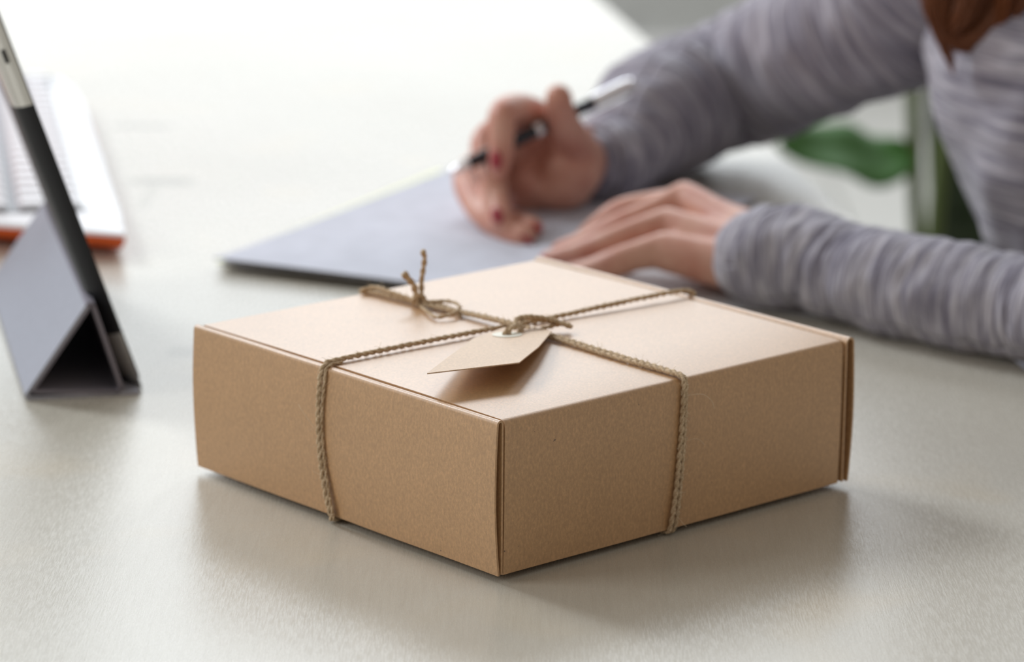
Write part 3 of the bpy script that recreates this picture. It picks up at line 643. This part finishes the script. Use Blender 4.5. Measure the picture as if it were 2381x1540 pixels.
sleeve(chf([(1425, 368, .902, .0255), (1402, 376, .896, .0262), (1394, 379, .895, .0278), (1412, 375, .900, .0292), (1448, 360, .915, .0305), (1475, 318, .945, .040), (1525, 270, .985, .050), (1590, 240, 1.03, .0505), (1650, 215, 1.055, .0510), (1740, 185, 1.05, .0525), (1850, 130, 1.02, .0560), (2000, 60, .97, .0590), (2120, 0, .94, .064), (2250, -110, .90, .066)])+[(.392, .84, .172, .060), (.402, .78, .185, .046)], 64, 22, 6.0, .080, .0010)
# torso: stacked rings, uv along the height
zs = [-.30, -.26, -.20, -.12, -.04, .03, .08, .12, .16, .195, .215, .228]
cxs = [.485, .485, .482, .475, .458, .433, .412, .402, .398, .400, .400, .400]
hx = [.105, .108, .108, .104, .102, .103, .104, .102, .092, .070, .052, .046]
hy = [.165, .168, .162, .152, .150, .160, .170, .176, .168, .115, .060, .050]
cy = [.78]*8+[.775, .77, .765, .76]
C = catmull([(a, b, c_, d, e) for a, b, c_, d, e in zip(zs, cxs, hx, hy, cy)], 9); b0 = len(J.v); kk = 96
for i, (z_, cx_, hx_, hy_, cy_) in enumerate(C):
    for j in range(kk+1):
        a = 2*PI*j/kk; w_ = 1+.05*noise.noise((z_*16+math.sin(a)*3, math.cos(a)*2.0, z_*7))+.035*noise.noise((z_*40, math.cos(a)*5, math.sin(a)*5))
        se = lambda t: math.copysign(abs(t)**.85, t)
        J.v.append(np.array((cx_+hx_*w_*se(math.cos(a)), cy_+hy_*w_*se(math.sin(a)), z_))); J.uv.append((z_+.5, 1.7*j/kk))
for i in range(len(C)-1):
    for j in range(kk): q = b0+i*(kk+1)+j; J.f.append((q, q+1, q+kk+2, q+kk+1))
ju = J.build('jumper', M_knit, pe); tag(ju, 'grey lilac marled knit jumper with long sleeves')
md = ju.modifiers.new('s', 'SOLIDIFY'); md.thickness = .0022; md.offset = -1
def cuff(name, pts, seed):
    c_ = MB(); C = catmull(pts, 8); c_.tube(C[:, :3], C[:, 3], 90, cap=False, rad=lambda L, a: 1+.012*math.sin(a*45)+.03*noise.noise((math.cos(a)*2+seed, math.sin(a)*2, L*30)))
    for i in range(len(c_.v)):
        if c_.v[i][2] < .001: c_.v[i] = np.array((c_.v[i][0], c_.v[i][1], .001))
    o = c_.build(name, M_knit, ju); md = o.modifiers.new('s', 'SOLIDIFY'); md.thickness = .0018; md.offset = -1
cuff('cuff', chn([(1772, 600, .5885, .0330), (1785, 601, .5845, .0345), (1812, 602, .578, .0352)]), 2)
cuff('cuff', chf([(1390, 380, .894, .0285), (1410, 376, .899, .0298), (1438, 365, .911, .0308)]), 5)
# trousers and shoes
tr = []
limb(tr, wchain([(.50, .78, -.235, .112), (.49, .78, -.19, .106)]))
for yy in ((.68, .66, .65), (.88, .90, .92)):
    limb(tr, wchain([(.51, yy[0], -.235, .085), (.33, yy[1], -.228, .074), (.16, yy[2], -.228, .060), (.14, yy[2], -.45, .052), (.155, yy[2], -.66, .046)]))
fuse('trousers', tr, .006, M_denim, pe, 5)
for y in (.65, .92):
    sh = []; blob(sh, Vector((.10, y, FZ+.042)), (.10, .038, .030)); blob(sh, Vector((.155, y, FZ+.060)), (.045, .038, .048)); so = fuse('shoe', sh, .004, mat('shoe', (.03, .03, .03), .5), pe, 3)
    for v_ in so.data.vertices:
        if v_.co.z < FZ+.002: v_.co.z = FZ+.002
# hair: cap plus hanging locks
H = MB()
def lock(pts, w, n=70, r=.00075):
    C = catmull(pts, 10); T, N, B = frames(C); m_ = len(C)
    for _ in range(n):
        a = rs.rand()*2*PI; q = w*math.sqrt(rs.rand()); ta = np.linspace(1, .25, m_)**1.2; ph = rs.rand()*6
        Pq = C+(N*math.cos(a)+B*math.sin(a))*(q*ta)[:, None]+B*(.0015*np.sin(np.linspace(0, 7, m_)+ph))[:, None]
        H.tube(Pq[:int(m_*(.75+.25*rs.rand()))], r, 4, cap=False)
def dl_(l): return [tuple(dp(*p)) for p in l]
hb = HC
for k in range(16):
    a = -2.3+4.6*k/15; s_ = Vector((math.cos(a)*.062+.012, math.sin(a)*.066, .03))
    lock([tuple(hb+Vector((.0, s_.y*.3, .088))), tuple(hb+Vector((s_.x*.8, s_.y*.9, .062))), tuple(hb+s_*1.12), tuple(hb+Vector((s_.x*1.15, s_.y*1.12, -.04))), tuple(hb+Vector((s_.x*1.05+.01, s_.y*1.05, -.12)))], .020, 90)
lock(dl_([(2330, -420, .70), (2230, -250, .69), (2185, -100, .685), (2182, 0, .68), (2195, 55, .68), (2235, 95, .68), (2280, 105, .68)]), .020, 240, .0006)
lock(dl_([(2400, -420, .70), (2370, -220, .69), (2345, -60, .68), (2325, 30, .675), (2280, 80, .675), (2215, 90, .68)]), .020, 260, .0006)
lock(dl_([(2390, -300, .69), (2330, -120, .68), (2290, -20, .685), (2262, 45, .685), (2230, 85, .685)]), .026, 420, .0007)
lock(dl_([(2370, -300, .68), (2300, -120, .67), (2262, -20, .67), (2240, 40, .67), (2215, 75, .675)]), .018, 160, .0006)
lock(dl_([(2420, -250, .68), (2390, -100, .675), (2368, 0, .67), (2345, 60, .67), (2310, 105, .67)]), .028, 420, .0007)
lock(dl_([(2230, -120, .685), (2182, 20, .68), (2190, 80, .68), (2205, 125, .68), (2222, 175, .68)]), .009, 40, .0005)
lock(dl_([(2440, -300, .70), (2410, -60, .69), (2385, 150, .685), (2378, 270, .68), (2376, 380, .68)]), .010, 60, .0005)
lock(dl_([(2400, -300, .70), (2370, -60, .69), (2340, 80, .685), (2320, 130, .68), (2290, 150, .68)]), .014, 60, .0005)
tag(H.build('hair', M_hair, pe, kind='stuff'), 'long auburn hair hanging over the chest')

# pen
pn = dpf(1042, 404, .786); p2 = dpf(1472, 193, .866); pd = (p2-pn); PLn = pd.length; pd.normalize()
pen = empty('pen', pn, 'black and silver ballpoint pen held in the raised far hand', 'pen')
def turned(name, prof, m_): mb = MB(); mb.tube([pn+pd*a for a, _ in prof], [r for _, r in prof], 20); o = mb.build(name, m_, pen); md = o.modifiers.new('s', 'EDGE_SPLIT'); md.split_angle = math.radians(50); return o
turned('tip', [(0, .0006), (.003, .0010), (.0045, .0022), (.012, .0040), (.0165, .0046)], M_chrome)
turned('grip', [(.0166, .0046), (.03, .0049), (.075, .0049)], M_pen)
turned('ring', [(.0752, .0052), (.080, .0052)], M_chrome)
turned('barrel', [(.0802, .0049), (.110, .0048), (.1265, .0047)], M_pen)
cap_ = turned('cap_end', [(.1267, .0056), (.145, .0058), (PLn-.006, .0056), (PLn-.001, .0044), (PLn, .0030)], M_chrome)
sd = pd.cross(Vector((0, 1, 0))).normalized()
sd = -sd if sd.z > 0 else sd
v = [pn+pd*a+sd*(b)+pd.cross(sd)*c_ for a in (.108, PLn-.006) for b in (.0066, .0078) for c_ in (-.0018, .0018)]
new_obj('clip', mesh('clip', v, [(0, 1, 3, 2), (4, 6, 7, 5), (0, 4, 5, 1), (2, 3, 7, 6), (0, 2, 6, 4), (1, 5, 7, 3)]), M_chrome, cap_)

# ------------------------------------------------------------ chair
ch = empty('chair', (.56, .78, FZ), 'plain wooden chair the person sits on beyond the table', 'chair')
new_obj('seat', box_mesh('seat', (.57, .78, -.375), (.40, .42, .03), .008), M_wood, ch)
for x in (.40, .74):
    for y in (.60, .96): new_obj('leg', box_mesh('leg', (x, y, (FZ-.391)/2), (.035, .035, -.391-FZ), .004), M_wood, ch)
for y in (.60, .96): new_obj('back_post', box_mesh('back_post', (.755, y, -.13), (.03, .03, .455), .004), M_wood, ch)
for z in (-.16, -.02, .08): new_obj('back_rail', box_mesh('back_rail', (.755, .78, z), (.02, .328, .05), .004), M_wood, ch)

# ------------------------------------------------------------ plant behind
PY = 2.35
base = dp(2170, 300, PY)
pl = empty('potted_plant', (base.x, PY, FZ), 'green potted plant standing on the floor beyond the table edge', 'plant')
pt = MB(); pt.tube([(base.x, PY, FZ+.001), (base.x, PY, FZ+.02), (base.x, PY, FZ+.26), (base.x, PY, FZ+.28)], [.11, .12, .16, .165], 28); pt.build('pot', M_pot, pl, sm=False)
so = MB(); so.tube([(base.x, PY, FZ+.275), (base.x, PY, FZ+.285)], [.15, .148], 24); so.build('soil', M_soil, pl, sm=False)
def stem(x0, y_top, Y, r, m_, name='stem'):
    t_ = dp(x0, y_top, Y); q = MB(); q.tube(catmull([(base.x, PY, FZ+.27), (t_.x*.6+base.x*.4, (PY+Y)/2, FZ+.42), (t_.x+.002, Y, t_.z-.45 if t_.z-.45 > FZ+.5 else FZ+.55), tuple(t_)], 6), r, 10); return q.build(name, m_, pl)
def leaf(pts, w, m_, nrm_, seg=18, wav=.004):
    C = catmull([tuple(p) for p in pts], seg//(len(pts)-1)+2); n = len(C); T = np.gradient(C, axis=0); T /= np.linalg.norm(T, axis=1)[:, None]; nr = np.array(nrm_, float); v = []; f = []
    for i in range(n):
        t_ = i/(n-1); sd_ = np.cross(T[i], nr); sd_ /= np.linalg.norm(sd_); ww = w*(math.sin(PI*min(1, t_*.93+.06))**.7)
        for j in range(-3, 4): v.append(C[i]+sd_*ww*j/3+nr*(wav*math.sin(t_*14+j*.6)*abs(j)/3+.12*ww*abs(j)/3))
    for i in range(n-1):
        for j in range(6): q = i*7+j; f.append((q, q+1, q+8, q+7))
    o = new_obj('leaf', mesh('leaf', v, f, True), m_, pl); md = o.modifiers.new('s', 'SOLIDIFY'); md.thickness = .002
stem(2126, 120, 2.30, .009, M_stem); stem(2200, 60, 2.42, .010, M_stem)
leaf([dp(2118, 350, 2.30), dp(2040, 372, 2.28), dp(1940, 352, 2.25), dp(1810, 340, 2.22)], .048, M_leaf, (0, -.6, .8))
leaf([dp(2250, 900, 2.40), dp(2240, 600, 2.42), dp(2235, 350, 2.42), dp(2215, 120, 2.40), dp(2190, -120, 2.36)], .042, M_leafd, (.1, -1, 0), wav=.004)
leaf([dp(2190, 40, 2.42), dp(2260, -60, 2.35), dp(2380, -80, 2.3), dp(2480, 20, 2.25)], .06, M_leaf, (0, -.4, .9))
leaf([dp(2126, 130, 2.30), dp(2070, 0, 2.33), dp(1990, -90, 2.38), dp(1900, -100, 2.4)], .055, M_leaf, (0, -.4, .9))
leaf([dp(2210, 500, 2.42), dp(2330, 420, 2.5), dp(2450, 400, 2.55), dp(2560, 460, 2.6)], .06, M_leafd, (0, -.4, .9))
